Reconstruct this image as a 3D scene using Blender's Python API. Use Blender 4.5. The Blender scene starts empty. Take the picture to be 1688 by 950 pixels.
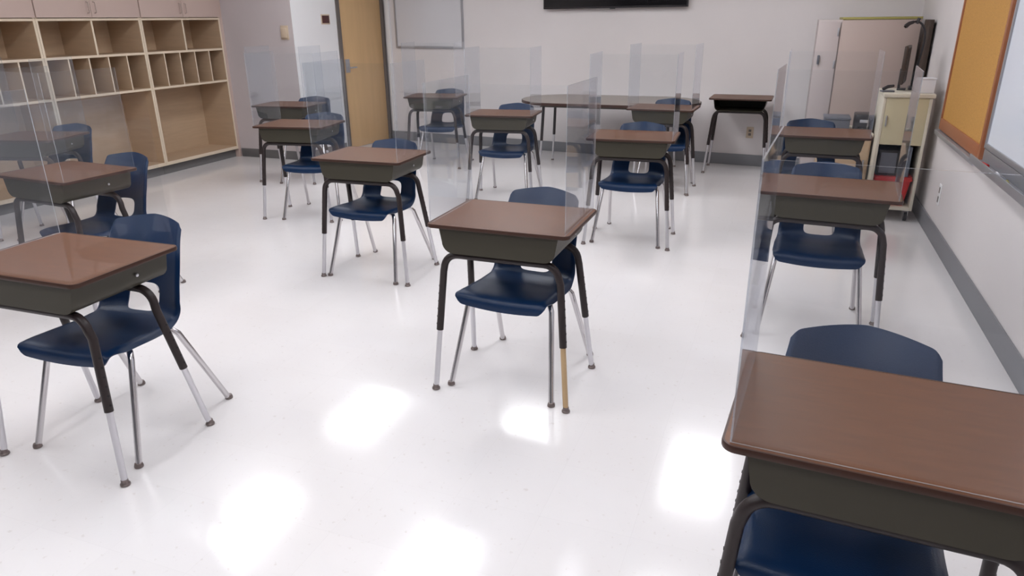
import bpy, bmesh, math, random
from mathutils import Vector, Matrix
random.seed(7)
PI = math.pi
S = bpy.context.scene
C = bpy.context.collection

# ---------------------------------------------------------------- camera
YAW, PITCH, ROLL, FPX, CAMH = -0.364527, 0.363752, -0.0121573, 1166.006, 1.5458
cam = bpy.data.cameras.new('camera')
co = bpy.data.objects.new('camera', cam); C.objects.link(co)
cam.sensor_fit = 'HORIZONTAL'; cam.sensor_width = 36.0
cam.lens = FPX * 36.0 / 1688.0
cam.clip_start = 0.05; cam.clip_end = 60
F = Vector((math.sin(YAW)*math.cos(PITCH), math.cos(YAW)*math.cos(PITCH), -math.sin(PITCH)))
R = Vector((math.cos(YAW), -math.sin(YAW), 0)); U = R.cross(F)
R2 = R*math.cos(ROLL) + U*math.sin(ROLL); U2 = U*math.cos(ROLL) - R*math.sin(ROLL)
co.matrix_world = Matrix(((R2.x, U2.x, -F.x, 0), (R2.y, U2.y, -F.y, 0), (R2.z, U2.z, -F.z, CAMH), (0, 0, 0, 1)))
S.camera = co

# ---------------------------------------------------------------- world, exposure, lamp strength
w = bpy.data.worlds.new('world'); S.world = w; w.use_nodes = True
w.node_tree.nodes['Background'].inputs[0].default_value = (0.9, 0.93, 1.0, 1)
w.node_tree.nodes['Background'].inputs[1].default_value = 0.15
S.view_settings.view_transform = 'Standard'; S.view_settings.look = 'None'
S.view_settings.gamma = 1.0; S.view_settings.use_curve_mapping = False
S.view_settings.exposure = 0.66
LAMP = 7.0
S.cycles.transparent_max_bounces = 48
S.cycles.max_bounces = 10

# ---------------------------------------------------------------- materials
def mat(name, col, rough=0.5, metal=0.0, spec=0.5, coat=0.0, coat_r=0.1, noise=None, bump=0.0, bump_scale=200):
    m = bpy.data.materials.new(name); m.use_nodes = True
    nt = m.node_tree; b = nt.nodes['Principled BSDF']
    b.inputs['Base Color'].default_value = (*col, 1)
    b.inputs['Roughness'].default_value = rough
    b.inputs['Metallic'].default_value = metal
    b.inputs['Specular IOR Level'].default_value = spec
    b.inputs['Coat Weight'].default_value = coat
    b.inputs['Coat Roughness'].default_value = coat_r
    if noise:
        sc, amt, stretch = noise
        tc = nt.nodes.new('ShaderNodeTexCoord'); mp = nt.nodes.new('ShaderNodeMapping')
        mp.inputs['Scale'].default_value = stretch
        n = nt.nodes.new('ShaderNodeTexNoise'); n.inputs['Scale'].default_value = sc; n.inputs['Detail'].default_value = 6
        nt.links.new(tc.outputs['Object'], mp.inputs[0]); nt.links.new(mp.outputs[0], n.inputs['Vector'])
        r = nt.nodes.new('ShaderNodeValToRGB')
        r.color_ramp.elements[0].position = 0.3; r.color_ramp.elements[1].position = 0.7
        r.color_ramp.elements[0].color = (*[c*(1-amt) for c in col], 1)
        r.color_ramp.elements[1].color = (*[min(1, c*(1+amt)) for c in col], 1)
        nt.links.new(n.outputs['Fac'], r.inputs[0]); nt.links.new(r.outputs[0], b.inputs['Base Color'])
    if bump:
        n2 = nt.nodes.new('ShaderNodeTexNoise'); n2.inputs['Scale'].default_value = bump_scale
        bp = nt.nodes.new('ShaderNodeBump'); bp.inputs['Strength'].default_value = bump; bp.inputs['Distance'].default_value = 0.002
        tc = nt.nodes.new('ShaderNodeTexCoord'); nt.links.new(tc.outputs['Object'], n2.inputs['Vector'])
        nt.links.new(n2.outputs['Fac'], bp.inputs['Height']); nt.links.new(bp.outputs[0], b.inputs['Normal'])
    return m

M = {}
M['wall_dark'] = mat('darkened_unseen_wall', (0.09, 0.09, 0.10), 0.7)
M['wall'] = mat('painted_wall', (0.71, 0.665, 0.66), 0.6, noise=(1.2, 0.03, (1, 1, 1)), bump=0.08)
M['wall_shade'] = mat('shade_toned_wall', (0.60, 0.54, 0.545), 0.6, noise=(1.2, 0.03, (1, 1, 1)))  # shade on the alcove wall put into its colour
M['wall_white'] = mat('white_painted_wall', (0.80, 0.79, 0.80), 0.5)
M['ceiling'] = mat('ceiling_tile', (0.78, 0.77, 0.76), 0.9)
M['base'] = mat('grey_cove_base', (0.20, 0.20, 0.215), 0.45)
M['base_dark'] = mat('dark_cove_base', (0.15, 0.145, 0.145), 0.5)
M['top'] = mat('walnut_laminate', (0.125, 0.047, 0.017), 0.40, noise=(9, 0.12, (1, 9, 1)), spec=0.3)
M['edge'] = mat('brown_edge_band', (0.050, 0.022, 0.015), 0.4, spec=0.3)
M['box'] = mat('olive_brown_metal', (0.046, 0.040, 0.027), 0.45, spec=0.35)
M['leg'] = mat('brown_enamel_tube', (0.022, 0.014, 0.014), 0.4, spec=0.4)
M['chrome'] = mat('chrome', (0.62, 0.60, 0.61), 0.18, metal=1.0)
M['satin'] = mat('satin_steel', (0.66, 0.65, 0.68), 0.32, metal=0.9)
M['tan'] = mat('tan_tube', (0.50, 0.34, 0.18), 0.4)
M['glide'] = mat('foot_glide', (0.22, 0.18, 0.17), 0.35, metal=0.7)
M['navy'] = mat('navy_plastic', (0.003, 0.019, 0.062), 0.36, spec=0.3, bump=0.25, bump_scale=350)
M['hole'] = mat('adjustment_hole', (0.01, 0.01, 0.01), 0.8)
M['cab'] = mat('tan_laminate', (0.52, 0.375, 0.25), 0.5, noise=(4, 0.05, (1, 1, 8)))
M['cab_edge'] = mat('light_edge_strip', (0.72, 0.60, 0.46), 0.45)
M['cab_door'] = mat('pinkish_beige_laminate', (0.55, 0.42, 0.37), 0.45)
M['door'] = mat('maple_door', (0.62, 0.405, 0.205), 0.4, noise=(3, 0.04, (6, 6, 0.6)))
M['frame'] = mat('dark_door_frame', (0.13, 0.11, 0.10), 0.4)
M['tan_cab'] = mat('beige_cabinet', (0.46, 0.36, 0.32), 0.45)
M['stile'] = mat('pale_stile', (0.52, 0.45, 0.44), 0.5)
M['olive'] = mat('olive_yellow_trim', (0.34, 0.30, 0.09), 0.5)
M['cream'] = mat('cream_laminate', (0.56, 0.50, 0.33), 0.5)
M['creamlip'] = mat('cream_edge', (0.62, 0.57, 0.47), 0.45)
M['dark'] = mat('black_plastic', (0.018, 0.015, 0.018), 0.35)
M['screen'] = mat('screen_glass', (0.006, 0.005, 0.006), 0.12)
M['dbrown'] = mat('dark_brown_board', (0.040, 0.022, 0.014), 0.5)
M['paper'] = mat('white_paper', (0.72, 0.71, 0.74), 0.6)
M['red'] = mat('red_plastic', (0.50, 0.02, 0.02), 0.4)
M['grey'] = mat('grey_plastic', (0.12, 0.125, 0.15), 0.45)
M['bluegrey'] = mat('blue_grey_plastic', (0.13, 0.15, 0.19), 0.5)
M['wb'] = mat('whiteboard_surface', (0.64, 0.63, 0.655), 0.25)
M['wb2'] = mat('bright_whiteboard_surface', (0.72, 0.76, 0.84), 0.2)
M['alu'] = mat('aluminium', (0.42, 0.42, 0.45), 0.35, metal=0.6)
M['cork'] = mat('tan_cork', (0.50, 0.255, 0.06), 0.75, noise=(160, 0.14, (1, 1, 1)))
M['oak'] = mat('red_oak_frame', (0.32, 0.115, 0.05), 0.45)
M['plaque'] = mat('maroon_plaque', (0.07, 0.02, 0.02), 0.4)
M['ivory'] = mat('ivory_plastic', (0.60, 0.48, 0.36), 0.4)
M['table'] = mat('grey_brown_laminate', (0.27, 0.225, 0.19), 0.35, noise=(8, 0.1, (6, 1, 1)))

def floor_mat():
    m = bpy.data.materials.new('waxed_vinyl_tile'); m.use_nodes = True
    nt = m.node_tree; b = nt.nodes['Principled BSDF']
    tc = nt.nodes.new('ShaderNodeTexCoord')
    n = nt.nodes.new('ShaderNodeTexNoise'); n.inputs['Scale'].default_value = 1.4; n.inputs['Detail'].default_value = 5
    nt.links.new(tc.outputs['Object'], n.inputs['Vector'])
    n3 = nt.nodes.new('ShaderNodeTexNoise'); n3.inputs['Scale'].default_value = 45; n3.inputs['Detail'].default_value = 8
    nt.links.new(tc.outputs['Object'], n3.inputs['Vector'])
    br = nt.nodes.new('ShaderNodeTexBrick'); br.offset = 0.0; br.inputs['Scale'].default_value = 1.0
    br.inputs['Brick Width'].default_value = 0.305; br.inputs['Row Height'].default_value = 0.305
    br.inputs['Mortar Size'].default_value = 0.0012; br.inputs['Mortar Smooth'].default_value = 0.5
    br.inputs['Color1'].default_value = (0.76, 0.735, 0.74, 1); br.inputs['Color2'].default_value = (0.745, 0.72, 0.725, 1)
    br.inputs['Mortar'].default_value = (0.72, 0.695, 0.70, 1)
    nt.links.new(tc.outputs['Object'], br.inputs['Vector'])
    r = nt.nodes.new('ShaderNodeValToRGB')
    r.color_ramp.elements[0].position = 0.3; r.color_ramp.elements[0].color = (0.95, 0.94, 0.93, 1)
    r.color_ramp.elements[1].position = 0.7; r.color_ramp.elements[1].color = (1, 1, 1, 1)
    nt.links.new(n.outputs['Fac'], r.inputs[0])
    r3 = nt.nodes.new('ShaderNodeValToRGB')
    r3.color_ramp.elements[0].position = 0.28; r3.color_ramp.elements[0].color = (0.90, 0.88, 0.86, 1)
    r3.color_ramp.elements[1].position = 0.36; r3.color_ramp.elements[1].color = (1, 1, 1, 1)
    nt.links.new(n3.outputs['Fac'], r3.inputs[0])
    mx = nt.nodes.new('ShaderNodeMixRGB'); mx.blend_type = 'MULTIPLY'; mx.inputs[0].default_value = 1
    nt.links.new(br.outputs['Color'], mx.inputs[1]); nt.links.new(r.outputs[0], mx.inputs[2])
    mx2 = nt.nodes.new('ShaderNodeMixRGB'); mx2.blend_type = 'MULTIPLY'; mx2.inputs[0].default_value = 1
    nt.links.new(mx.outputs[0], mx2.inputs[1]); nt.links.new(r3.outputs[0], mx2.inputs[2])
    nt.links.new(mx2.outputs[0], b.inputs['Base Color'])
    b.inputs['Roughness'].default_value = 0.13; b.inputs['Specular IOR Level'].default_value = 0.6
    bn = nt.nodes.new('ShaderNodeTexNoise'); bn.inputs['Scale'].default_value = 6
    nt.links.new(tc.outputs['Object'], bn.inputs['Vector'])
    bp = nt.nodes.new('ShaderNodeBump'); bp.inputs['Strength'].default_value = 0.08; bp.inputs['Distance'].default_value = 0.004
    nt.links.new(bn.outputs['Fac'], bp.inputs['Height']); nt.links.new(bp.outputs[0], b.inputs['Normal'])
    return m
M['floor'] = floor_mat()

def acrylic(name, tint, haze, hazecol):
    m = bpy.data.materials.new(name); m.use_nodes = True
    nt = m.node_tree; nt.nodes.clear()
    out = nt.nodes.new('ShaderNodeOutputMaterial')
    tr = nt.nodes.new('ShaderNodeBsdfTransparent'); tr.inputs[0].default_value = (*tint, 1)
    gl = nt.nodes.new('ShaderNodeBsdfGlossy'); gl.inputs['Roughness'].default_value = 0.03
    gl.inputs[0].default_value = (0.95, 0.96, 1, 1)
    df = nt.nodes.new('ShaderNodeBsdfDiffuse'); df.inputs[0].default_value = (*hazecol, 1)
    fr = nt.nodes.new('ShaderNodeFresnel')      # same reflectance on both faces of the thin sheet
    ge = nt.nodes.new('ShaderNodeNewGeometry'); mr = nt.nodes.new('ShaderNodeMapRange')
    mr.inputs['To Min'].default_value = 1.36; mr.inputs['To Max'].default_value = 1/1.36
    nt.links.new(ge.outputs['Backfacing'], mr.inputs['Value']); nt.links.new(mr.outputs[0], fr.inputs[0])
    a = nt.nodes.new('ShaderNodeMixShader'); a.inputs[0].default_value = haze
    nt.links.new(tr.outputs[0], a.inputs[1]); nt.links.new(df.outputs[0], a.inputs[2])
    b = nt.nodes.new('ShaderNodeMixShader')
    nt.links.new(fr.outputs[0], b.inputs[0]); nt.links.new(a.outputs[0], b.inputs[1]); nt.links.new(gl.outputs[0], b.inputs[2])
    nt.links.new(b.outputs[0], out.inputs[0])
    return m
M['acrylic'] = acrylic('clear_acrylic', (0.985, 0.99, 0.992), 0.005, (0.6, 0.64, 0.72))
M['acrylic_side'] = acrylic('acrylic_side_painted_sheen', (0.95, 0.96, 0.97), 0.03, (0.42, 0.47, 0.54))  # same clear sheet; grey haze stands in for reflections at oblique view
M['acrylic_glint'] = acrylic('acrylic_edge_painted_glint', (0.85, 0.87, 0.90), 0.75, (0.86, 0.88, 0.92))  # bright edge line painted as a glint, not a frosted finish
M['acrylic_edge'] = acrylic('acrylic_cut_edge', (0.85, 0.87, 0.90), 0.22, (0.80, 0.82, 0.86))

def emit(name, col, s):
    m = bpy.data.materials.new(name); m.use_nodes = True; nt = m.node_tree; nt.nodes.clear()
    o = nt.nodes.new('ShaderNodeOutputMaterial'); e = nt.nodes.new('ShaderNodeEmission')
    e.inputs[0].default_value = (*col, 1); e.inputs[1].default_value = s
    nt.links.new(e.outputs[0], o.inputs[0]); return m
M['lamp'] = emit('lamp_diffuser', (0.96, 0.97, 1.0), LAMP)

# ---------------------------------------------------------------- helpers
def bx(bm, x0, x1, y0, y1, z0, z1, bev=0.0, T=None, mi=0):
    b2 = bmesh.new(); bmesh.ops.create_cube(b2, size=1)
    for v in b2.verts:
        v.co = Vector(((x0+x1)/2 + v.co.x*(x1-x0), (y0+y1)/2 + v.co.y*(y1-y0), (z0+z1)/2 + v.co.z*(z1-z0)))
    if bev > 0:
        bmesh.ops.bevel(b2, geom=b2.edges[:], offset=bev, segments=2, affect='EDGES', profile=0.5)
    merge(bm, b2, T, mi)

def merge(bm, b2, T=None, mi=0):
    if T is not None: bmesh.ops.transform(b2, matrix=T, verts=b2.verts[:])
    for f in b2.faces: f.material_index = mi if mi else f.material_index
    me = bpy.data.meshes.new('tmp'); b2.to_mesh(me); b2.free()
    bm.from_mesh(me); bpy.data.meshes.remove(me)

def tube(bm, pts, r, seg=12, mi=0, cap=True):
    pts = [Vector(p) for p in pts]
    rs = r if isinstance(r, (list, tuple)) else [r]*len(pts)
    rings = []; prev = None
    for i, p in enumerate(pts):
        d = (pts[min(i+1, len(pts)-1)] - pts[max(i-1, 0)]).normalized()
        if prev is None:
            a = Vector((0, 0, 1)) if abs(d.z) < 0.9 else Vector((1, 0, 0))
            n = d.cross(a).normalized()
        else:
            n = (prev - d*prev.dot(d)).normalized()
        prev = n; b = d.cross(n)
        rings.append([bm.verts.new(p + (n*math.cos(2*PI*k/seg) + b*math.sin(2*PI*k/seg))*rs[i]) for k in range(seg)])
    for a, b in zip(rings, rings[1:]):
        for k in range(seg):
            f = bm.faces.new((a[k], a[(k+1) % seg], b[(k+1) % seg], b[k])); f.smooth = True; f.material_index = mi
    if cap:
        for rg, rev in ((rings[0], True), (rings[-1], False)):
            f = bm.faces.new(rg[::-1] if rev else rg); f.material_index = mi

def lathe(bm, prof, c=(0, 0, 0), seg=20, mi=0):
    c = Vector(c); rings = []
    for r, z in prof:
        rings.append([bm.verts.new(c + Vector((r*math.cos(2*PI*k/seg), r*math.sin(2*PI*k/seg), z))) for k in range(seg)])
    for a, b in zip(rings, rings[1:]):
        for k in range(seg):
            f = bm.faces.new((a[k], a[(k+1) % seg], b[(k+1) % seg], b[k])); f.smooth = True; f.material_index = mi
    bm.faces.new(rings[0][::-1]).material_index = mi; bm.faces.new(rings[-1]).material_index = mi

def prism(bm, outline, z0, z1, mi_side=0, mi_top=0, bev=0.0):
    lo = [bm.verts.new((x, y, z0)) for x, y in outline]; hi = [bm.verts.new((x, y, z1)) for x, y in outline]
    n = len(outline)
    bm.faces.new(lo[::-1]).material_index = mi_side
    bm.faces.new(hi).material_index = mi_top
    for k in range(n):
        f = bm.faces.new((lo[k], lo[(k+1) % n], hi[(k+1) % n], hi[k])); f.material_index = mi_side; f.smooth = True

def rrect(hx, hy, r, n=6, cx=0, cy=0):
    out = []
    for sx, sy, a0 in ((1, 1, 0), (-1, 1, 90), (-1, -1, 180), (1, -1, 270)):
        for k in range(n+1):
            a = math.radians(a0 + 90*k/n)
            out.append((cx + sx*(hx-r) + r*math.cos(a), cy + sy*(hy-r) + r*math.sin(a)))
    return out

def obj(name, bm, mats, parent=None, loc=None, rotz=None, sharp=35):
    bmesh.ops.recalc_face_normals(bm, faces=bm.faces[:])
    me = bpy.data.meshes.new(name); bm.to_mesh(me); bm.free()
    if not isinstance(mats, (list, tuple)): mats = [mats]
    for m in mats: me.materials.append(M[m] if isinstance(m, str) else m)
    try: me.set_sharp_from_angle(angle=math.radians(sharp))
    except Exception: pass
    o = bpy.data.objects.new(name, me); C.objects.link(o)
    if parent is not None: o.parent = parent
    if loc is not None: o.location = loc
    if rotz is not None: o.rotation_euler = (0, 0, rotz)
    return o

def tag(o, label=None, cat=None, group=None, kind=None):
    if label: o['label'] = label
    if cat: o['category'] = cat
    if group: o['group'] = group
    if kind: o['kind'] = kind
    return o

def thing(name, label, cat, loc=(0, 0, 0), rotz=0, group=None):
    o = bpy.data.objects.new(name, None); C.objects.link(o); o.empty_display_size = 0.1
    o.location = loc; o.rotation_euler = (0, 0, rotz)
    return tag(o, label, cat, group)

def struct(name, bm, m, label=None, parent=None, loc=None, rotz=None):
    o = obj(name, bm, m, parent, loc, rotz)
    if parent is None: o['kind'] = 'structure'
    if label: o['label'] = label
    return o

def copy_tree(o, parent=None):
    c = o.copy(); C.objects.link(c)
    if parent is not None: c.parent = parent
    for ch in list(o.children): copy_tree(ch, c)
    return c

def box_obj(name, dims, m, parent=None, bev=0.002, **k):
    bm = bmesh.new(); bx(bm, *dims, bev=bev); return obj(name, bm, m, parent, **k)

# ---------------------------------------------------------------- room shell
XL, XR, YF, CH = -6.66, 1.10, -1.6, 2.75
B0, B1 = Vector((-5.10, 8.72, 0)), Vector((1.10, 8.05, 0))     # foot of back wall
V0, V1 = Vector((-5.25, 7.00, 0)), Vector((-5.08, 8.72, 0))    # foot of door wall
def wall_T(a, b):        # local x along the wall, local -y towards the room
    d = (b-a).normalized(); ang = math.atan2(d.y, d.x)
    return Matrix.Translation(a) @ Matrix.Rotation(ang, 4, 'Z'), (b-a).length, ang
TB, LB, AB = wall_T(B0, B1)
TV_, LV, AV = wall_T(V0, V1)

bm = bmesh.new(); bx(bm, XL-0.15, XR+0.15, YF-0.15, 9.1, -0.1, 0)
struct('floor', bm, 'floor', 'glossy white waxed vinyl tile floor')
bm = bmesh.new(); bx(bm, XL-0.15, XR+0.15, YF-0.15, 9.1, CH, CH+0.1)
struct('ceiling', bm, 'ceiling', 'white ceiling')
bm = bmesh.new(); bx(bm, XL-0.12, XL, YF-0.12, 7.0, 0, CH)
struct('wall_left', bm, 'wall', 'wall behind the cubby cabinets')
bm = bmesh.new(); bx(bm, XR, XR+0.12, YF-0.12, 8.3, 0, CH)
struct('wall_right', bm, 'wall', 'white wall with cork board and whiteboard')
bm = bmesh.new(); bx(bm, XL, XR, YF-0.12, YF, 0, CH)
struct('wall_front', bm, 'wall_dark', 'unseen darkened wall behind the viewer')  # out of view; colour darkened to weaken reflections in the shields
bm = bmesh.new(); bx(bm, -0.1, LB+0.15, 0, 0.12, 0, CH, T=TB)
struct('wall_back', bm, 'wall', 'white back wall of the classroom')
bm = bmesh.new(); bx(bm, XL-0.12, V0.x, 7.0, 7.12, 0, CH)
struct('wall_alcove', bm, 'wall_shade', 'shaded grey wall beside the cubby cabinets')
bm = bmesh.new()
D0, D1, DH = 0.79, 1.70, 2.05       # door opening along that wall
bx(bm, 0.0, D0, 0, 0.12, 0, CH, T=TV_)
bx(bm, D0, D1, 0, 0.12, DH, CH, T=TV_)
struct('wall_door_side', bm, 'wall_white', 'bright white wall with the door')  # lighter colour stands in for stronger light on this wall
# baseboards
bm = bmesh.new(); bx(bm, 0.0, LB, -0.012, 0, 0, 0.12, bev=0.003, T=TB); struct('baseboard_back', bm, 'base', 'grey vinyl cove base')
bm = bmesh.new(); bx(bm, XR-0.012, XR, YF, 8.05, 0, 0.13, bev=0.003); struct('baseboard_right', bm, 'base', 'grey vinyl cove base')
bm = bmesh.new(); bx(bm, -6.2, V0.x, 6.988, 7.0, 0, 0.10, bev=0.003); struct('baseboard_alcove', bm, 'base_dark', 'dark cove base')
bm = bmesh.new(); bx(bm, 0.01, D0-0.06, -0.012, 0, 0, 0.10, bev=0.003, T=TV_); struct('baseboard_door_side', bm, 'base_dark', 'dark cove base')
bm = bmesh.new(); bx(bm, XL, XL+0.012, YF, 3.55, 0, 0.12, bev=0.003); struct('baseboard_left', bm, 'base_dark')

# door
dr = thing('door_1', None, None, V0, AV); dr['kind'] = 'structure'; dr['label'] = 'closed light brown wooden door'
bm = bmesh.new(); bx(bm, D0+0.035, D1-0.035, 0.015, 0.06, 0.008, DH-0.03, bev=0.002); obj('door_leaf', bm, 'door', dr)
bm = bmesh.new()
bx(bm, D0-0.03, D0+0.033, -0.015, 0.12, 0, DH+0.03, bev=0.004); bx(bm, D1-0.033, D1+0.012, -0.015, 0.12, 0, DH+0.03, bev=0.004)
bx(bm, D0+0.033, D1-0.033, -0.015, 0.12, DH-0.028, DH+0.03, bev=0.004)
obj('door_frame', bm, 'frame', dr)
bm = bmesh.new(); bx(bm, D0+0.08, D0+0.16, 0.006, 0.016, 0.94, 1.10, bev=0.003)
tube(bm, [(D0+0.12, 0.01, 1.0), (D0+0.12, -0.04, 1.0), (D0+0.13, -0.05, 1.0), (D0+0.22, -0.05, 1.0)], 0.009)
obj('door_handle', bm, 'alu', dr)
# pale conduit cover strip right of the door, on the back wall
bm = bmesh.new(); bx(bm, 0.06, 0.12, -0.03, 0, 0.12, CH, bev=0.004, T=TB); struct('trim_1', bm, 'wall_white', 'white vertical trim strip right of the door')

# ---------------------------------------------------------------- ceiling lamps
def ceiling_lamp():
    t = thing('ceiling_light', 'recessed fluorescent ceiling light with white frame', 'ceiling light', (0, 0, CH), 0, 'ceiling lights')
    bm = bmesh.new()
    for a in ((-0.31, -0.285, -0.61, 0.61), (0.285, 0.31, -0.61, 0.61), (-0.285, 0.285, -0.61, -0.585), (-0.285, 0.285, 0.585, 0.61)):
        bx(bm, a[0], a[1], a[2], a[3], -0.03, 0.0, bev=0.003)
    obj('frame', bm, 'wall_white', t)
    bm = bmesh.new(); bx(bm, -0.285, 0.285, -0.585, 0.585, -0.022, -0.012); obj('diffuser', bm, 'lamp', t)
    return t
lamp0 = ceiling_lamp(); first = True
for lx in (-4.15, -2.30, -0.42):
    for ly in (-0.4, 1.80, 4.0, 6.18):
        o = lamp0 if first else copy_tree(lamp0); first = False
        o.location = (lx, ly, CH)
        o['label'] = 'recessed fluorescent ceiling light, %s of the %s row along the room' % (
        {-0.4: 'nearest', 1.80: 'second nearest', 4.0: 'second farthest', 6.18: 'farthest'}[ly], {-4.15: 'left', -2.30: 'middle', -0.42: 'right'}[lx])

# ---------------------------------------------------------------- student desk
def arc(c, r, a0, a1, n):
    return [(c[0]+r*math.cos(math.radians(a0+(a1-a0)*k/n)), c[1]+r*math.sin(math.radians(a0+(a1-a0)*k/n))) for k in range(n+1)]
HD = 0.767
def make_desk(name='student_desk', openfront=False):
    t = thing(name, '', 'desk')
    bm = bmesh.new(); prism(bm, rrect(0.300, 0.2235, 0.026), HD-0.0125, HD)
    obj('tabletop', bm, 'top', t)
    bm = bmesh.new()                                   # moulded edge all round
    o1 = rrect(0.305, 0.2285, 0.030); o2 = rrect(0.2995, 0.223, 0.0255)
    n = len(o1); pro = [(0, HD-0.0145), (0.8, HD-0.0142), (1.0, HD-0.011), (1.0, HD-0.004), (0.7, HD+0.0006), (0, HD+0.0006)]
    rings = []
    for s, z in pro:
        rings.append([bm.verts.new((o2[k][0]+(o1[k][0]-o2[k][0])*s, o2[k][1]+(o1[k][1]-o2[k][1])*s, z)) for k in range(n)])
    rings.append(rings[0])
    for a, b in zip(rings, rings[1:]):
        for k in range(n):
            f = bm.faces.new((a[k], a[(k+1) % n], b[(k+1) % n], b[k])); f.smooth = True
    obj('edge_band', bm, 'edge', t)
    # book box: cross-section in x-z with rounded lower corners, closed at -y, open at +y
    zt, zb, hw, r = HD-0.0145, 0.643, 0.256, 0.048
    def sect(i):
        pts = [(-hw+i, zt)]
        pts += [(x, z) for x, z in arc((-hw+0.012+r, zb+r), r-i, 180, 270, 6)]
        pts += [(x, z) for x, z in arc((hw-0.012-r, zb+r), r-i, 270, 360, 6)]
        pts += [(hw-i, zt)]
        return pts
    bm = bmesh.new()
    so, si = sect(0), sect(0.003); ya, yb = -0.203, 0.206
    def ring(ps, y): return [bm.verts.new((x, y, z)) for x, z in ps]
    Ro, Rb, Ib, Ii = ring(so, ya), ring(so, yb), ring(si, yb), ring(si, ya+0.003)
    for a, b in ((Ro, Rb), (Rb, Ib), (Ib, Ii)):
        for k in range(len(a)-1):
            f = bm.faces.new((a[k], a[k+1], b[k+1], b[k])); f.smooth = True
    bm.faces.new(Ro[::-1]); bm.faces.new(Ii)
    bx(bm, -hw-0.012, hw+0.012, ya-0.002, yb, zt-0.002, zt+0.001)          # mounting flange
    obj('book_box', bm, 'box', t)
    for sx in (-1, 1):
        bm = bmesh.new()
        b2 = bmesh.new(); lathe(b2, [(0.002, 0), (0.0065, 0.0005), (0.006, 0.004), (0.002, 0.005)], seg=10)
        merge(bm, b2, Matrix.Translation((sx*(hw-0.006), 0.06, 0.70)) @ Matrix.Rotation(sx*PI/2, 4, 'Y'))
        obj('bolt', bm, 'satin', t)
    for sx in (-1, 1):
        for sy in (-1, 1):
            yt = -0.170 if sy < 0 else 0.105
            fx, fy = sx*0.302, sy*0.214
            top = Vector((sx*0.258, yt, 0.55)); foot = Vector((fx, fy, 0.0))
            d = (foot-top).normalized()
            mid = top + d*((top.z-0.285)/-d.z)
            bm = bmesh.new()
            pts = [Vector((0, yt, 0.6275)), Vector((sx*0.10, yt, 0.6275)), Vector((sx*0.185, yt, 0.6275))]
            for k in range(1, 7):
                a = k/7*PI/2
                pts.append(Vector((sx*(0.19+0.062*math.sin(a)), yt+0.004*k/7*sy, 0.6275-0.062*(1-math.cos(a)))))
            pts += [top, mid]
            tube(bm, pts, 0.0155, 14)
            # row of height-adjustment holes on the outer side
            for q in range(6):
                c = mid + (top-mid)*(0.10+0.13*q); nrm = Vector((sx, sy*0.15, 0)).normalized()
                tube(bm, [c+nrm*0.0145, c+nrm*0.0163], 0.0042, 8, mi=1)
            lg = obj('leg', bm, ['leg', 'hole'], t)
            bm = bmesh.new(); tube(bm, [mid + d*-0.03, foot + d*-0.03 + Vector((0, 0, 0.0)), foot+Vector((0, 0, 0.014))], [0.0118, 0.0118, 0.0105], 12)
            obj('leg_insert', bm, 'satin', lg)
            bm = bmesh.new(); lathe(bm, [(0.012, 0.0), (0.0175, 0.002), (0.0175, 0.008), (0.013, 0.014), (0.0125, 0.024)], (fx, fy, 0), 16)
            obj('foot_glide', bm, 'glide', lg)
    return t

# ---------------------------------------------------------------- student chair
PROF = [(-0.259, 0.392), (-0.260, 0.418), (-0.250, 0.438), (-0.215, 0.4475), (-0.12, 0.443), (-0.02, 0.437), (0.07, 0.440), (0.118, 0.450),
        (0.150, 0.474), (0.168, 0.51), (0.190, 0.57), (0.218, 0.65), (0.248, 0.72), (0.278, 0.775), (0.292, 0.798), (0.300, 0.812)]
def catmull(P, n):
    P = [Vector((0, *p)) for p in P]; out = []
    Q = [P[0]*2-P[1]] + P + [P[-1]*2-P[-2]]
    for i in range(1, len(Q)-2):
        for k in range(n):
            t = k/n; a, b, c, d = Q[i-1], Q[i], Q[i+1], Q[i+2]
            out.append(0.5*((2*b)+(c-a)*t+(2*a-5*b+4*c-d)*t*t+(3*b-a-3*c+d)*t**3))
    out.append(P[-1]); return out
PL = catmull(PROF, 10)
ARC = [0.0]
for a, b in zip(PL, PL[1:]): ARC.append(ARC[-1]+(b-a).length)
LT = ARC[-1]
def prof(s):
    s = max(0.0, min(LT, s))
    import bisect
    i = min(max(bisect.bisect_right(ARC, s)-1, 0), len(PL)-2)
    t = (s-ARC[i])/max(1e-9, ARC[i+1]-ARC[i]); p = PL[i].lerp(PL[i+1], t)
    return p.y, p.z
def interp(tab, s):
    for (a, va), (b, vb) in zip(tab, tab[1:]):
        if s <= b:
            t = max(0, (s-a)/(b-a)); t = t*t*(3-2*t); return va+(vb-va)*t
    return tab[-1][1]
SPLIT = 0.404
WID = [(0, 0.201), (0.06, 0.210), (0.12, 0.214), (0.30, 0.213), (0.45, 0.202), (0.60, 0.190), (LT, 0.168)]
def shell_pt(u, s):
    y, z = prof(s); hw = interp(WID, s); au = abs(u)
    k = min(1, max(0, (s-(SPLIT-0.05))/0.14))       # 0 seat, 1 back
    z += (1-k)*(0.010*u*u - 0.024*max(0, (au-0.86)/0.14)**2*min(1, max(0, (s-0.03)/0.10)))
    y -= k*(0.050*u*u) 
    y += k*0.014*max(0, (au-0.9)/0.1)**2
    return Vector((u*hw, y, z))
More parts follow.
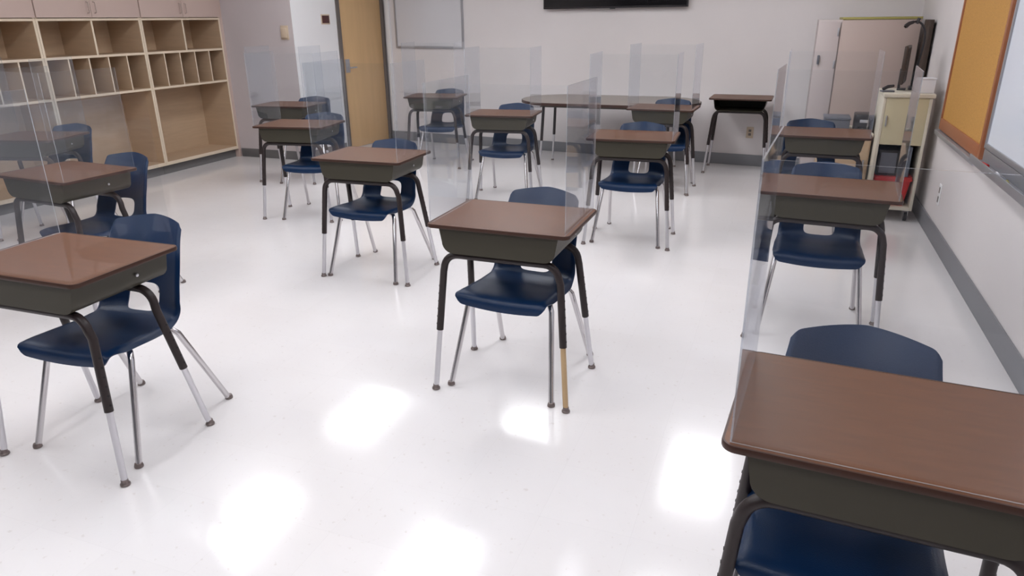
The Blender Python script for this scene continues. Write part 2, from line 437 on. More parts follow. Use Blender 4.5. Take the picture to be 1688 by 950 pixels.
def make_shell(lo, hi, hole=None, nu=44, nv=30):
    th = 0.0055
    def sv(u, r):
        au = abs(u)
        lo_ = lo(u); hi_ = hi(u)
        return lo_+(hi_-lo_)*r
    grid = []
    bm = bmesh.new()
    us = [-1+2*i/nu for i in range(nu+1)]; rs = [j/nv for j in range(nv+1)]
    vs = [[None]*(nv+1) for _ in us]
    for i, u in enumerate(us):
        for j, r in enumerate(rs):
            vs[i][j] = bm.verts.new(shell_pt(u, sv(u, r)))
            vs[i][j].index = i*(nv+1)+j
    uv = {}
    for i, u in enumerate(us):
        for j, r in enumerate(rs): uv[vs[i][j]] = (u*0.195, sv(u, r))
    for i in range(nu):
        for j in range(nv):
            q = (vs[i][j], vs[i+1][j], vs[i+1][j+1], vs[i][j+1])
            if hole:
                cu = sum(uv[v][0] for v in q)/4; cs = sum(uv[v][1] for v in q)/4
                if hole_f(cu, cs, hole) < 1: continue
            f = bm.faces.new(q); f.smooth = True
    if hole:
        for v in list(bm.verts):
            if not v.link_faces: bm.verts.remove(v); continue
            if v.is_boundary:
                a, s = uv[v]
                g = hole_f(a, s, hole)
                if g < 1.8 and abs(a) < 0.12:
                    k = 1/max(1e-6, g)**0.25
                    a2, s2 = a*k, hole[1]+(s-hole[1])*k
                    v.co = shell_pt(a2/0.195, s2)
    bm.normal_update()
    bmesh.ops.solidify(bm, geom=bm.faces[:], thickness=th)
    for f in bm.faces: f.smooth = True
    return bm
def hole_f(a, s, h):        # superellipse value (<1 inside), power 4
    return (abs(a)/h[2])**4 + (abs(s-h[1])/h[3])**4
def make_chair():
    t = thing('student_chair', '', 'chair')
    def lo_s(u): return 0.005*u*u + 0.030*max(0, (abs(u)-0.85)/0.15)**2.6
    def hi_s(u): return SPLIT
    def hi_b(u): return LT - 0.022*abs(u)**1.3 - 0.024*max(0, (abs(u)-0.87)/0.13)**2.2
    obj('seat', make_shell(lo_s, hi_s), 'navy', t, sharp=60)
    obj('backrest', make_shell(lambda u: SPLIT, hi_b, hole=(0, 0.487, 0.074, 0.060), nv=40), 'navy', t, sharp=60)
    bm = bmesh.new()
    for sx in (-1, 1):
        tube(bm, [(sx*0.155, -0.135, 0.418), (sx*0.150, 0.0, 0.415), (sx*0.150, 0.085, 0.413)], 0.010, 10)
    tube(bm, [(-0.15, -0.06, 0.415), (0.15, -0.06, 0.415)], 0.009, 10)
    tube(bm, [(-0.15, 0.05, 0.413), (0.15, 0.05, 0.413)], 0.009, 10)
    obj('seat_frame', bm, 'chrome', t)
    for sx in (-1, 1):
        for sy in (-1, 1):
            if sy < 0:
                foot = Vector((sx*0.243, -0.262, 0)); top = Vector((sx*0.196, -0.150, 0.385))
                inner = [Vector((sx*0.120, -0.110, 0.417)), Vector((sx*0.160, -0.124, 0.416)), Vector((sx*0.184, -0.137, 0.408))]
            else:
                foot = Vector((sx*0.236, 0.268, 0)); top = Vector((sx*0.196, 0.095, 0.385))
                inner = [Vector((sx*0.120, 0.045, 0.413)), Vector((sx*0.160, 0.062, 0.413)), Vector((sx*0.184, 0.078, 0.405))]
            bm = bmesh.new(); tube(bm, inner+[top, top.lerp(foot, 0.5), top.lerp(foot, 0.975)], 0.0122, 12)
            lg = obj('leg', bm, 'chrome', t)
            bm = bmesh.new(); lathe(bm, [(0.012, 0.0), (0.0165, 0.002), (0.0165, 0.009), (0.0135, 0.018)], (foot.x, foot.y, 0), 14)
            obj('foot_glide', bm, 'glide', lg)
    return t

# ---------------------------------------------------------------- clear desk shield
SHH = 0.553
def make_shield():
    t = thing('desk_shield', '', 'shield')
    hx, yf, yb, tk = 0.288, -0.212, 0.214, 0.0035
    z0 = HD+0.0015
    def pane(x0, x1, y0, y1, name, thin):
        bm = bmesh.new(); bx(bm, x0, x1, y0, y1, z0, z0+SHH)
        for f in bm.faces:
            n = f.normal; f.normal_update(); n = f.normal
            f.material_index = 0 if abs(n[thin]) > 0.9 else 1
        obj(name, bm, ['acrylic' if thin == 1 else 'acrylic_side', 'acrylic_edge'], t)
    pane(-hx, hx, yf-tk, yf, 'front_panel', 1)
    pane(-hx, -hx+tk, yf, yb, 'side_panel', 0)
    pane(hx-tk, hx, yf, yb, 'side_panel', 0)
    return t

desk0 = make_desk(); chair0 = make_chair(); shield0 = make_shield()
D = math.degrees
# key: (desk x, y, rot; chair x, y, rot; desk words, chair words, shield words)
SPOTS = [
 ('A', -1.020, 2.711, 0.000, -1.014, 2.800, -0.07,
  'brown-topped student desk standing alone in the centre of the floor, with one tan leg',
  'navy plastic chair tucked under the central desk',
  'clear acrylic shield on the central desk'),
 ('B', -2.364, 1.695, 0.020, -2.362, 1.832, 0.07,
  'large brown-topped student desk cut by the left edge of the photo, nearest on the left',
  'navy plastic chair under the nearest left desk, seat jutting out in full view',
  'clear acrylic shield on the nearest left desk, with a bright lower edge'),
 ('C', -2.380, 3.821, 0.027, -2.395, 3.882, -0.02,
  'student desk directly behind and left of the central desk, before the light brown door',
  'navy plastic chair under the desk in front of the light brown door',
  'clear acrylic shield on the desk in front of the light brown door'),
 ('D', 0.248, 3.713, -0.069, 0.235, 3.835, -0.02,
  'student desk second from front in the right hand column, in front of the cream cart',
  'navy plastic chair at the second right desk, its cut-out seen below the box',
  'clear acrylic shield on the second desk of the right column'),
 ('E', 0.273, 1.451, -0.062, 0.232, 1.545, -0.07,
  'closest student desk at the bottom right corner, wide brown top filling the corner',
  'navy plastic chair behind the closest desk at bottom right, tall rounded back showing',
  'clear acrylic shield on the closest bottom right desk, long vertical edge visible'),
 ('F', -0.984, 5.040, 0.055, -0.985, 5.135, 0.0,
  'student desk right behind the central desk, second in its column',
  'navy plastic chair at the desk right behind the central one',
  'clear acrylic shield on the desk right behind the central one'),
 ('G', -2.340, 5.994, 0.108, -2.330, 6.080, 0.06,
  'student desk before the left end of the oval table',
  'navy plastic chair at the desk before the left end of the oval table',
  'clear acrylic shield on the desk before the left end of the oval table'),
 ('H', -3.630, 7.226, 0.160, -3.575, 7.295, 0.12,
  'far student desk under the small wall whiteboard',
  'navy chair at the far desk under the small wall whiteboard',
  'clear acrylic shield on the far desk under the small wall whiteboard'),
 ('I', -3.709, 4.895, 0.149, -3.640, 4.990, 0.25,
  'student desk left of the door, the nearer of the two lined up there',
  'navy plastic chair at the nearer of the two desks left of the door',
  'clear acrylic shield on the nearer of the two desks left of the door'),
 ('J', -4.708, 6.084, 0.126, -4.560, 6.150, 0.25,
  'student desk against the shaded grey wall, farther of the two left of the door',
  'navy chair at the farther of the two desks by the shaded grey wall',
  'clear acrylic shield on the farther of the two desks by the grey wall'),
 ('K', -3.780, 2.838, -0.075, -3.700, 2.940, 0.00,
  'student desk in front of the cubby cabinets, behind the nearest left desk',
  'navy plastic chair with its round cut-out showing, behind the nearest left desk',
  'clear acrylic shield on the desk behind the nearest left desk'),
 ('L', -5.256, 3.748, 0.250, -5.190, 3.830, 0.22,
  'hazy student desk closest to the cubby cabinets at the far left edge',
  'dull navy chair closest to the cubby cabinets at the far left',
  'clear acrylic shield on the desk closest to the cubby cabinets'),
 ('M', -1.061, 6.780, -0.030, -1.020, 6.840, 0.0,
  'student desk overlapping the front of the oval table, last in the central column',
  'navy chair at the desk overlapping the front of the oval table',
  'clear acrylic shield on the desk overlapping the front of the oval table'),
 ('N', 0.273, 5.554, -0.021, 0.190, 5.640, 0.0,
  'student desk third in the right column, in front of the beige cupboard',
  'navy plastic chair at the third desk of the right column, before the beige cupboard',
  'clear acrylic shield on the third desk of the right column'),
]
base_d, base_c, base_s = desk0, chair0, shield0
placed = {}
for i, (k, x, y, r, cx, cy, cr, dl, cl, sl) in enumerate(SPOTS):
    d = base_d if i == 0 else copy_tree(base_d)
    c = base_c if i == 0 else copy_tree(base_c)
    s = base_s if i == 0 else copy_tree(base_s)
    d.location = (x, y, 0); d.rotation_euler = (0, 0, r); tag(d, dl, 'desk', 'student desks with clear shields')
    c.location = (cx, cy, 0); c.rotation_euler = (0, 0, cr); tag(c, cl, 'chair', 'navy student chairs')
    s.location = (x, y, 0); s.rotation_euler = (0, 0, r); tag(s, sl, 'shield', 'clear shields on the desks')
    placed[k] = (d, c, s)
# the spare desk against the back wall, turned round so its open side shows
d = copy_tree(base_d); d.location = (-0.440, 7.86, 0); d.rotation_euler = (0, 0, PI-0.02)
tag(d, 'spare student desk against the back wall without a chair, open book box facing out', 'desk')
# the nearest left shield: edge glint painted on its left panel, other edges clear
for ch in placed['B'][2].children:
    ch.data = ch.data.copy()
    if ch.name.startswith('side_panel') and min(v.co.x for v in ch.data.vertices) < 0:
        ch.data.materials[1] = M['acrylic_glint']; ch['label'] = 'side panel with painted white edge glint'
    else:
        ch.data.materials[1] = M['acrylic']; ch.data.materials[0] = M['acrylic']
# one tan insert on the central desk (front right)
for lg in placed['A'][0].children:
    if lg.name.startswith('leg'):
        for ch in lg.children:
            if ch.name.startswith('leg_insert'):
                vx = [v.co for v in ch.data.vertices]
                if sum(v.x for v in vx) > 0 and sum(v.y for v in vx) < 0:
                    ch.data = ch.data.copy(); ch.data.materials[0] = M['tan']; ch['label'] = 'tan leg insert'

# ---------------------------------------------------------------- oval activity table
t = thing('activity_table', 'long grey-brown oval activity table by the back wall under the television', 'table', (-1.78, 7.64, 0), 0.01)
def oval(hx, hy, n=28):
    out = []
    for k in range(n):
        a = -PI/2 + PI*k/(n-1); out.append((hx-hy*1.0 + hy*math.cos(a), hy*math.sin(a)))
    for k in range(n):
        a = PI/2 + PI*k/(n-1); out.append((-hx+hy*1.0 + hy*math.cos(a), hy*math.sin(a)))
    return out
bm = bmesh.new(); prism(bm, oval(0.955, 0.47), 0.700, 0.725); obj('tabletop', bm, 'table', t)
bm = bmesh.new()
o1, o2 = oval(0.962, 0.477), oval(0.9545, 0.4695); n = len(o1)
rings = [[bm.verts.new(((o1 if s else o2)[k][0], (o1 if s else o2)[k][1], z)) for k in range(n)] for s, z in ((0, 0.697), (1, 0.698), (1, 0.722), (0, 0.7258))]
rings.append(rings[0])
for a, b in zip(rings, rings[1:]):
    for q in range(n): bm.faces.new((a[q], a[(q+1) % n], b[(q+1) % n], b[q])).smooth = True
obj('edge_band', bm, 'edge', t)
bm = bmesh.new(); bx(bm, -0.70, 0.70, -0.23, -0.21, 0.655, 0.70, bev=0.002); bx(bm, -0.70, 0.70, 0.21, 0.23, 0.655, 0.70, bev=0.002)
bx(bm, -0.70, -0.68, -0.21, 0.21, 0.655, 0.70); bx(bm, 0.68, 0.70, -0.21, 0.21, 0.655, 0.70); obj('apron', bm, 'box', t)
for sx in (-1, 1):
    for sy in (-1, 1):
        p0, p1, p2 = Vector((sx*0.66, sy*0.22, 0.70)), Vector((sx*0.68, sy*0.235, 0.30)), Vector((sx*0.70, sy*0.25, 0.012))
        bm = bmesh.new(); tube(bm, [p0, p1], 0.016); lg = obj('leg', bm, 'leg', t)
        bm = bmesh.new(); tube(bm, [p1.lerp(p0, 0.05), p2], 0.0115); obj('leg_insert', bm, 'satin', lg)
        bm = bmesh.new(); lathe(bm, [(0.012, 0), (0.017, 0.002), (0.017, 0.008), (0.012, 0.016)], (p2.x, p2.y, 0), 14); obj('foot_glide', bm, 'glide', lg)

# ---------------------------------------------------------------- cubby cabinets
CD, CW = 0.44, 1.122          # depth, width ; local +x = into the room, local y along the wall
def cubby(with_labels):
    t = thing('cubby_cabinet', '', 'cabinet')
    T0 = 0.10
    for y0 in (0.0, CW-0.020):
        bm = bmesh.new(); bx(bm, 0.001, CD-0.002, y0, y0+0.020, T0, 2.35); bx(bm, CD-0.002, CD+0.001, y0-0.0005, y0+0.0205, T0, 2.35, mi=1)
        obj('side_panel', bm, ['cab', 'cab_edge'], t)
    bm = bmesh.new(); bx(bm, 0.001, 0.012, 0.02, CW-0.02, T0, 2.35); obj('back_panel', bm, 'cab', t)
    for z, th, nm in ((T0, 0.035, 'bottom_panel'), (0.892, 0.022, 'shelf'), (1.245, 0.022, 'shelf'), (1.575, 0.022, 'shelf'), (2.328, 0.022, 'top_panel')):
        bm = bmesh.new(); bx(bm, 0.012, CD-0.003, 0.0205, CW-0.0205, z, z+th); bx(bm, CD-0.003, CD, 0.0205, CW-0.0205, z, z+th, mi=1)
        obj(nm, bm, ['cab', 'cab_edge'], t)
    bm = bmesh.new(); bx(bm, 0.001, CD-0.05, 0.0, CW, 0, T0-0.001); obj('toe_kick', bm, 'base_dark', t)
    iw = CW-0.04
    for k in range(1, 5):
        yy = 0.02+iw*k/5
        bm = bmesh.new(); bx(bm, 0.012, CD-0.008, yy-0.006, yy+0.006, 0.9145, 1.2445); bx(bm, CD-0.008, CD-0.006, yy-0.0065, yy+0.0065, 0.9145, 1.2445, mi=1)
        obj('divider', bm, ['cab', 'cab_edge'], t)
    bm = bmesh.new(); bx(bm, 0.012, CD-0.008, CW/2-0.009, CW/2+0.009, 1.2675, 1.5745); bx(bm, CD-0.008, CD-0.005, CW/2-0.0095, CW/2+0.0095, 1.2675, 1.5745, mi=1)
    obj('divider', bm, ['cab', 'cab_edge'], t)
    for k in range(2):
        y0 = 0.004+k*(CW/2-0.002); y1 = y0+CW/2-0.006
        bm = bmesh.new(); bx(bm, CD+0.001, CD+0.020, y0, y1, 1.602, 2.348, bev=0.0015)
        dd = obj('door', bm, 'cab_door', t)
        hy = y1-0.035 if k == 0 else y0+0.035
        bm = bmesh.new(); tube(bm, [(CD+0.018, hy, 1.64), (CD+0.045, hy, 1.645), (CD+0.045, hy, 1.735), (CD+0.018, hy, 1.74)], 0.0045, 8)
        obj('handle', bm, 'tan_cab', dd)
    return t
cub = cubby(False)
labs = ['built-in tan cubby cabinet on the left wall, right hand unit next to the grey wall',
        'built-in tan cubby cabinet on the left wall, middle unit between two like it',
        'built-in tan cubby cabinet on the left wall, unit at the left edge of the photo']
for i, y in enumerate((5.832, 4.706, 3.580)):
    o = cub if i == 0 else copy_tree(cub)
    o.location = (-6.655, y, 0); tag(o, labs[i], 'cabinet', 'tan cubby cabinets on the left wall')
# thin gap-filling wall scribe between last unit and the grey wall
bm = bmesh.new(); bx(bm, XL, -6.215, 6.958, 7.0, 0.0, 2.35, bev=0.002); struct('trim_2', bm, 'cab_door', 'pinkish scribe panel beside the cubby cabinets')

# ---------------------------------------------------------------- things on the walls
# television
t = thing('television', 'large black flat television high on the back wall', 'television', TB @ Vector((3.19, 0, 2.10)), AB)
bm = bmesh.new(); bx(bm, -0.84, 0.84, -0.075, -0.03, -0.455, 0.48, bev=0.006); obj('casing', bm, 'dark', t)
bm = bmesh.new(); bx(bm, -0.825, 0.825, -0.0765, -0.0745, -0.435, 0.465); obj('screen', bm, 'screen', t)
bm = bmesh.new(); bx(bm, -0.25, 0.25, -0.03, -0.0005, -0.2, 0.2, bev=0.003); obj('wall_bracket', bm, 'dark', t)
bm = bmesh.new(); bx(bm, -0.03, 0.03, -0.073, -0.05, -0.463, -0.4552, bev=0.002); obj('sensor', bm, 'dark', t)
# small whiteboard
t = thing('wall_whiteboard', 'small grey-framed whiteboard between the door and the television', 'whiteboard', TB @ Vector((0.715, 0, 1.80)), AB)
bm = bmesh.new(); bx(bm, -0.49, 0.49, -0.014, -0.001, -0.57, 0.60); obj('board_surface', bm, 'wb', t)
bm = bmesh.new()
for a in ((-0.515, -0.49, -0.60, 0.625), (0.49, 0.515, -0.60, 0.625), (-0.49, 0.49, -0.60, -0.57), (-0.49, 0.49, 0.60, 0.625)):
    bx(bm, a[0], a[1], -0.022, -0.001, a[2], a[3], bev=0.003)
obj('frame', bm, 'alu', t)
# outlet behind the spare desk
t = thing('wall_outlet', 'ivory electrical outlet low on the back wall behind the spare desk', 'outlet', TB @ Vector((4.79, 0, 0.36)), AB)
bm = bmesh.new(); bx(bm, -0.037, 0.037, -0.007, 0, -0.06, 0.06, bev=0.003); obj('cover_plate', bm, 'ivory', t)
for z in (-0.02, 0.02):
    bm = bmesh.new(); bx(bm, -0.014, 0.014, -0.009, -0.0065, z-0.013, z+0.013, bev=0.002); obj('socket', bm, 'frame', t)
# plaque and alarm/thermostat
t = thing('room_sign', 'small maroon sign with pale border on the white wall left of the door', 'sign', TV_ @ Vector((0.56, 0, 1.565)), AV)
bm = bmesh.new(); bx(bm, -0.075, 0.075, -0.006, 0, -0.055, 0.055, bev=0.002); obj('backing', bm, 'ivory', t)
bm = bmesh.new(); bx(bm, -0.062, 0.062, -0.009, -0.0055, -0.042, 0.042, bev=0.002); obj('sign_face', bm, 'plaque', t)
t = thing('wall_thermostat', 'small ivory thermostat box on the shaded grey wall', 'thermostat', (-5.36, 7.0, 1.43), 0)
bm = bmesh.new(); bx(bm, -0.05, 0.05, -0.012, 0, -0.075, 0.075, bev=0.004); obj('back_plate', bm, 'ivory', t)
bm = bmesh.new(); bx(bm, -0.035, 0.035, -0.035, -0.0115, -0.055, 0.05, bev=0.006); obj('housing', bm, 'ivory', t)
# right wall: cork board, whiteboard, tray, switch plate
t = thing('cork_board', 'tan cork board with reddish oak frame on the right wall', 'cork board', (XR, 5.44, 1.45), 0)
bm = bmesh.new(); bx(bm, -0.016, -0.001, -0.62, 0.62, -0.62, 0.70); obj('cork_surface', bm, 'cork', t)
bm = bmesh.new()
for a in ((-0.66, -0.62, -0.70, 0.74), (0.62, 0.65, -0.70, 0.74), (-0.62, 0.62, -0.70, -0.62), (-0.62, 0.62, 0.70, 0.74)):
    bx(bm, -0.026, -0.001, a[0], a[1], a[2], a[3], bev=0.003)
obj('frame', bm, 'oak', t)
bm = bmesh.new(); bx(bm, -0.05, -0.001, -0.66, 0.65, -0.735, -0.705, bev=0.003); obj('ledge', bm, 'alu', t)
t = thing('wall_whiteboard', 'bluish white marker board at the right edge, beside the cork board', 'whiteboard', (XR, 3.2, 1.47), 0)
bm = bmesh.new(); bx(bm, -0.014, -0.001, -1.50, 1.50, -0.61, 0.70); obj('board_surface', bm, 'wb2', t)
bm = bmesh.new()
for a in ((-1.53, -1.50, -0.64, 0.73), (1.50, 1.53, -0.64, 0.73), (-1.50, 1.50, -0.64, -0.61), (-1.50, 1.50, 0.70, 0.73)):
    bx(bm, -0.022, -0.001, a[0], a[1], a[2], a[3], bev=0.003)
obj('frame', bm, 'alu', t)
bm = bmesh.new(); bx(bm, -0.016, -0.001, -1.53, 1.53, -0.720, -0.645, bev=0.002); bx(bm, -0.075, -0.016, -1.53, 1.53, -0.720, -0.708, bev=0.002)
bx(bm, -0.081, -0.073, -1.53, 1.53, -0.720, -0.676, bev=0.002)
obj('marker_tray', bm, 'alu', t, loc=(0, 0, 0))
for i, (y, m, w_) in enumerate(((4.52, 'red', 'red marker lying on the tray'), (4.22, 'paper', 'white marker lying on the tray'), (4.12, 'bluegrey', 'bluish marker lying on the tray'), (4.03, 'olive', 'greenish marker lying on the tray at the edge of the photo'))):
    bm = bmesh.new(); tube(bm, [(0, -0.05, 0), (0, 0.035, 0)], 0.009, 10); tube(bm, [(0, 0.035, 0), (0, 0.036, 0), (0, 0.065, 0)], [0.009, 0.0075, 0.0065], 10)
    o = obj('marker', bm, m); o.location = (XR-0.05, y, 0.7715); o.rotation_euler = (0, 0, 0.15*(-1)**i)
    tag(o, w_, 'marker', 'markers on the tray')
t = thing('wall_switch', 'small dark slotted plate low on the right wall under the cork board', 'wall plate', (XR, 5.72, 0.335), 0)
bm = bmesh.new(); bx(bm, -0.006, 0, -0.036, 0.036, -0.075, 0.075, bev=0.003); obj('cover_plate', bm, 'wall_white', t)
bm = bmesh.new(); bx(bm, -0.009, -0.0055, -0.012, 0.012, -0.055, -0.012, bev=0.002); bx(bm, -0.009, -0.0055, -0.012, 0.012, 0.012, 0.055, bev=0.002); obj('socket', bm, 'frame', t)

# ---------------------------------------------------------------- back right corner
# beige cupboard
t = thing('tall_cupboard', 'tall beige cupboard with olive top edge in the back right corner', 'cupboard', (0.0, 0, 0))
x0, x1, y0, y1, H = 0.19, 1.02, 7.42, 7.98, 1.525
bm = bmesh.new(); bx(bm, x0, x1, y0+0.02, y1, 0.05, H-0.02, bev=0.003); obj('body', bm, 'stile', t)
bm = bmesh.new(); bx(bm, 0.385, x1, y0-0.002, y0+0.019, 0.07, H-0.022, bev=0.002); obj('door', bm, 'tan_cab', t)
bm = bmesh.new(); bx(bm, x0, 0.375, y0, y0+0.019, 0.07, H-0.04, bev=0.002); nd = obj('narrow_door', bm, 'stile', t)
bm = bmesh.new(); bx(bm, 0.385, x1+0.004, y0-0.008, y1, H-0.02, H, bev=0.002); obj('top_panel', bm, 'olive', t)
bm = bmesh.new(); bx(bm, x0+0.03, x1-0.03, y0+0.05, y1, 0, 0.05); obj('plinth', bm, 'base', t)
for z in (1.40, 1.12, 0.62):
    bm = bmesh.new(); bx(bm, 0.357, 0.372, y0-0.008, y0, z-0.035, z+0.035, bev=0.002); obj('hinge', bm, 'alu', nd)
bm = bmesh.new(); bx(bm, 0.215, 0.235, y0-0.02, y0, 1.12, 1.20, bev=0.004); obj('handle', bm, 'grey', nd)
# plain dark upright slab beside it
bm = bmesh.new(); bx(bm, 1.040, 1.078, 7.15, 7.40, 0.0, 1.50, bev=0.004)
tag(obj('dark_upright', bm, 'dbrown'), 'dark brown upright slab between beige cupboard and right wall', 'panel')
# low tan cabinet
t = thing('low_cabinet', 'low tan cabinet between the third right desk and the cream cart', 'cabinet', (0.53, 6.60, 0))
bm = bmesh.new(); bx(bm, -0.24, 0.145, -0.20, 0.24, 0.04, 0.625, bev=0.004); obj('body', bm, 'cab', t)
bm = bmesh.new(); bx(bm, -0.26, 0.152, -0.225, 0.25, 0.625, 0.65, bev=0.003); obj('top_panel', bm, 'creamlip', t)
bm = bmesh.new(); bx(bm, -0.225, 0.135, -0.214, -0.201, 0.06, 0.61, bev=0.002); dd = obj('door', bm, 'cab', t)
bm = bmesh.new(); bx(bm, 0.10, 0.112, -0.235, -0.214, 0.34, 0.44, bev=0.003); obj('handle', bm, 'alu', dd)
bm = bmesh.new(); bx(bm, -0.21, 0.13, -0.17, 0.22, 0.0, 0.04); obj('plinth', bm, 'base_dark', t)
# things on it
t = thing('storage_box', 'dark grey box on the low tan cabinet, left of the black printer', 'box', (0.41, 6.62, 0.651))
bm = bmesh.new(); bx(bm, -0.10, 0.095, -0.12, 0.12, 0, 0.085, bev=0.006); obj('body', bm, 'grey', t)
bm = bmesh.new(); bx(bm, -0.105, 0.10, -0.125, 0.125, 0.085, 0.105, bev=0.006); obj('lid', bm, 'grey', t)
t = thing('label_printer', 'small black printer with a silver button panel on the low tan cabinet', 'printer', (0.612, 6.56, 0.651))
bm = bmesh.new(); bx(bm, -0.075, 0.065, -0.10, 0.10, 0, 0.14, bev=0.012); obj('body', bm, 'dark', t)
bm = bmesh.new(); bx(bm, -0.04, 0.03, -0.106, -0.099, 0.075, 0.098, bev=0.002); obj('button_panel', bm, 'satin', t)
bm = bmesh.new(); bx(bm, -0.05, 0.04, -0.104, -0.099, 0.02, 0.045, bev=0.001); obj('paper_slot', bm, 'screen', t)
bm = bmesh.new()
for k in range(4): bx(bm, -0.055+0.004*k, 0.055+0.004*k, -0.04, 0.04-0.003*k, 0.003*k, 0.003*k+0.0028)
o = obj('paper_stack', bm, 'paper'); o.location = (0.48, 6.455, 0.651); tag(o, 'small stack of white paper slips in front of the dark grey box', 'paper')

# cream cart
t = thing('media_cart', 'cream wheeled media cart with open lower shelf in the back right corner', 'cart', (0.855, 6.42, 0))
hx, hy = 0.165, 0.23
bm = bmesh.new(); bx(bm, -hx-0.004, hx+0.015, -hy-0.015, hy+0.01, 0.955, 0.985, bev=0.006); obj('top_panel', bm, 'creamlip', t)
for sx in (-1, 1):
    bm = bmesh.new(); bx(bm, min(sx*hx, sx*(hx-0.02)), max(sx*hx, sx*(hx-0.02)), -hy, hy, 0.09, 0.954, bev=0.002); obj('side_panel', bm, 'creamlip', t)
bm = bmesh.new(); bx(bm, -hx+0.0205, hx-0.0205, -hy+0.002, -hy+0.02, 0.60, 0.953, bev=0.002); dd = obj('door', bm, 'cream', t)
bm = bmesh.new(); bx(bm, -hx+0.035, -hx+0.045, -hy-0.015, -hy+0.002, 0.74, 0.82, bev=0.003); obj('handle', bm, 'alu', dd)
bm = bmesh.new(); bx(bm, -hx+0.0205, hx-0.0205, -hy+0.021, hy-0.0, 0.60, 0.62); obj('shelf', bm, 'creamlip', t)
bm = bmesh.new(); bx(bm, -hx+0.0205, hx-0.0205, -hy, hy, 0.09, 0.115, bev=0.002); obj('bottom_shelf', bm, 'creamlip', t)
bm = bmesh.new(); bx(bm, -hx+0.0205, hx-0.0205, hy-0.015, hy, 0.116, 0.599); obj('back_panel', bm, 'bluegrey', t)
for sx in (-1, 1):
    for sy in (-1, 1):
        bm = bmesh.new(); cx, cy = sx*(hx-0.035), sy*(hy-0.04)
        tube(bm, [(cx-0.012, cy, 0.035), (cx+0.012, cy, 0.035)], 0.035, 18)
        cs = obj('caster', bm, 'dark', t)
        bm = bmesh.new(); bx(bm, cx-0.017, cx-0.0135, cy-0.012, cy+0.012, 0.03, 0.088); bx(bm, cx+0.0135, cx+0.017, cy-0.012, cy+0.012, 0.03, 0.088); bx(bm, cx-0.017, cx+0.017, cy-0.015, cy+0.015, 0.082, 0.0895)
        obj('fork', bm, 'chrome', cs)
# things in and on the cart
t = thing('speaker_box', 'black box on top of the red bin in the cream cart', 'box', (0.80, 6.36, 0.348))
bm = bmesh.new(); bx(bm, -0.07, 0.075, -0.10, 0.10, 0, 0.20, bev=0.008); obj('body', bm, 'dark', t)
bm = bmesh.new(); bx(bm, -0.055, 0.06, -0.104, -0.099, 0.02, 0.18, bev=0.003); obj('grille', bm, 'grey', t)
t = thing('binder_stack', 'blue-grey binder standing beside the black box in the cream cart', 'binder', (0.925, 6.34, 0.348))
bm = bmesh.new(); bx(bm, -0.032, 0.032, -0.10, 0.10, 0, 0.235, bev=0.004); obj('cover', bm, 'bluegrey', t)
bm = bmesh.new(); bx(bm, -0.02, 0.02, -0.1015, -0.0995, 0.13, 0.21); obj('spine_label', bm, 'grey', t)
# red bin on the floor before the cart
t = thing('red_bin', 'red lidded plastic bin on the bottom shelf of the cream cart', 'bin', (0.855, 6.34, 0.1155), 0.0)
t.scale = (0.82, 0.95, 1.08)
bm = bmesh.new()
def frus(bm, hx0, hy0, hx1, hy1, z0, z1, r=0.03, cap=True):
    a = [bm.verts.new((x, y, z0)) for x, y in rrect(hx0, hy0, r)]; b = [bm.verts.new((x, y, z1)) for x, y in rrect(hx1, hy1, r)]
    for k in range(len(a)): bm.faces.new((a[k], a[(k+1) % len(a)], b[(k+1) % len(a)], b[k])).smooth = True
    return a, b
a, b = frus(bm, 0.13, 0.10, 0.16, 0.125, 0, 0.20); bm.faces.new(a[::-1])
a2, b2_ = frus(bm, 0.127, 0.097, 0.155, 0.12, 0.006, 0.20); bm.faces.new(a2)
for k in range(len(b)): bm.faces.new((b[k], b[(k+1) % len(b)], b2_[(k+1) % len(b)], b2_[k]))
obj('body', bm, 'red', t)
bm = bmesh.new()
o1, o2 = rrect(0.170, 0.135, 0.035), rrect(0.1605, 0.1255, 0.03); n = len(o1)
rings = [[bm.verts.new(((o1 if s else o2)[k][0], (o1 if s else o2)[k][1], z)) for k in range(n)] for s, z in ((0, 0.186), (1, 0.186), (1, 0.202), (0, 0.202))]
rings.append(rings[0])
for p, q in zip(rings, rings[1:]):
    for k in range(n): bm.faces.new((p[k], p[(k+1) % n], q[(k+1) % n], q[k]))
obj('rim', bm, 'red', t)
bm = bmesh.new(); prism(bm, rrect(0.165, 0.130, 0.033), 0.2022, 0.214); obj('lid', bm, 'red', t)
# document camera
t = thing('document_camera', 'black gooseneck document camera rising from the cream cart', 'camera', (0.915, 6.52, 0.986))
bm = bmesh.new(); bx(bm, -0.03, 0.03, -0.04, 0.04, 0, 0.03, bev=0.008); obj('base', bm, 'dark', t)
bm = bmesh.new()
pts = [Vector(p) for p in ((-0.01, 0, 0.02), (0.0, 0, 0.12), (0.012, 0, 0.24), (0.022, 0, 0.34), (0.018, 0, 0.42), (-0.005, 0, 0.475), (-0.045, -0.01, 0.505), (-0.085, -0.02, 0.50))]
sm = []
for i in range(len(pts)-1):
    a = pts[max(i-1, 0)]; b = pts[i]; c = pts[i+1]; d = pts[min(i+2, len(pts)-1)]
    for k in range(5):
        u = k/5; sm.append(0.5*((2*b)+(c-a)*u+(2*a-5*b+4*c-d)*u*u+(3*b-a-3*c+d)*u**3))
sm.append(pts[-1]); tube(bm, sm, 0.008, 10); obj('gooseneck', bm, 'dark', t)
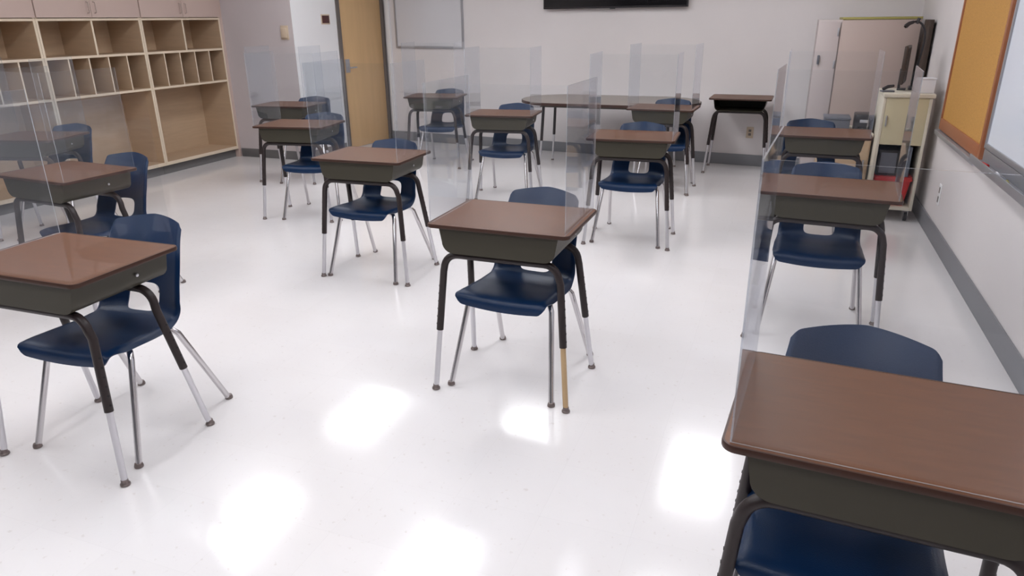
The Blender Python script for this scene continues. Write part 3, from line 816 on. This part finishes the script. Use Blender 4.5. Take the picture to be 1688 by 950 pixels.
bm = bmesh.new(); tube(bm, [(-0.075, -0.02, 0.503), (-0.105, -0.025, 0.492), (-0.128, -0.03, 0.470)], [0.012, 0.015, 0.017], 14); hd = obj('camera_head', bm, 'dark', t)
bm = bmesh.new(); tube(bm, [(-0.128, -0.03, 0.470), (-0.134, -0.031, 0.464)], 0.011, 12); obj('lens', bm, 'screen', hd)
bm = bmesh.new(); tube(bm, [(-0.052, -0.01, 0.49), (-0.040, -0.01, 0.53)], 0.012, 10); obj('adjusting_joint', bm, 'dark', t)
# upright monitor seen from the side
t = thing('computer_monitor', 'dark upright monitor seen edge on, standing on the cream cart', 'monitor', (0.835, 6.50, 0.986), 1.38)
bm = bmesh.new(); bx(bm, -0.17, 0.17, -0.012, 0.014, 0.05, 0.33, bev=0.004); obj('casing', bm, 'dbrown', t)
bm = bmesh.new(); bx(bm, -0.155, 0.155, -0.0135, -0.0115, 0.065, 0.315); obj('screen', bm, 'screen', t)
bm = bmesh.new(); bx(bm, -0.02, 0.02, 0.012, 0.03, 0.0, 0.16, bev=0.003); bx(bm, -0.05, 0.05, -0.03, 0.03, 0.0, 0.012, bev=0.003); obj('stand', bm, 'dark', t)
# white box with papers on the cart
t = thing('paper_tray', 'white paper box at the right front corner of the cream cart', 'box', (0.965, 6.31, 0.986), 0.1)
bm = bmesh.new(); bx(bm, -0.055, 0.055, -0.07, 0.07, 0, 0.10, bev=0.003); obj('body', bm, 'paper', t)
bm = bmesh.new(); bx(bm, -0.05, 0.06, -0.075, 0.06, 0.101, 0.108); obj('top_sheet', bm, 'paper', t)
# small dark device on the cart's left end
t = thing('hole_punch', 'small dark desktop device at the left end of the cream cart top', 'device', (0.715, 6.30, 0.986), 0.3)
bm = bmesh.new(); bx(bm, -0.045, 0.045, -0.03, 0.03, 0, 0.012, bev=0.003); obj('base', bm, 'grey', t)
bm = bmesh.new(); tube(bm, [(-0.035, 0, 0.02), (0.0, 0, 0.038), (0.045, 0, 0.045)], [0.012, 0.014, 0.010], 12); obj('arm', bm, 'dark', t)
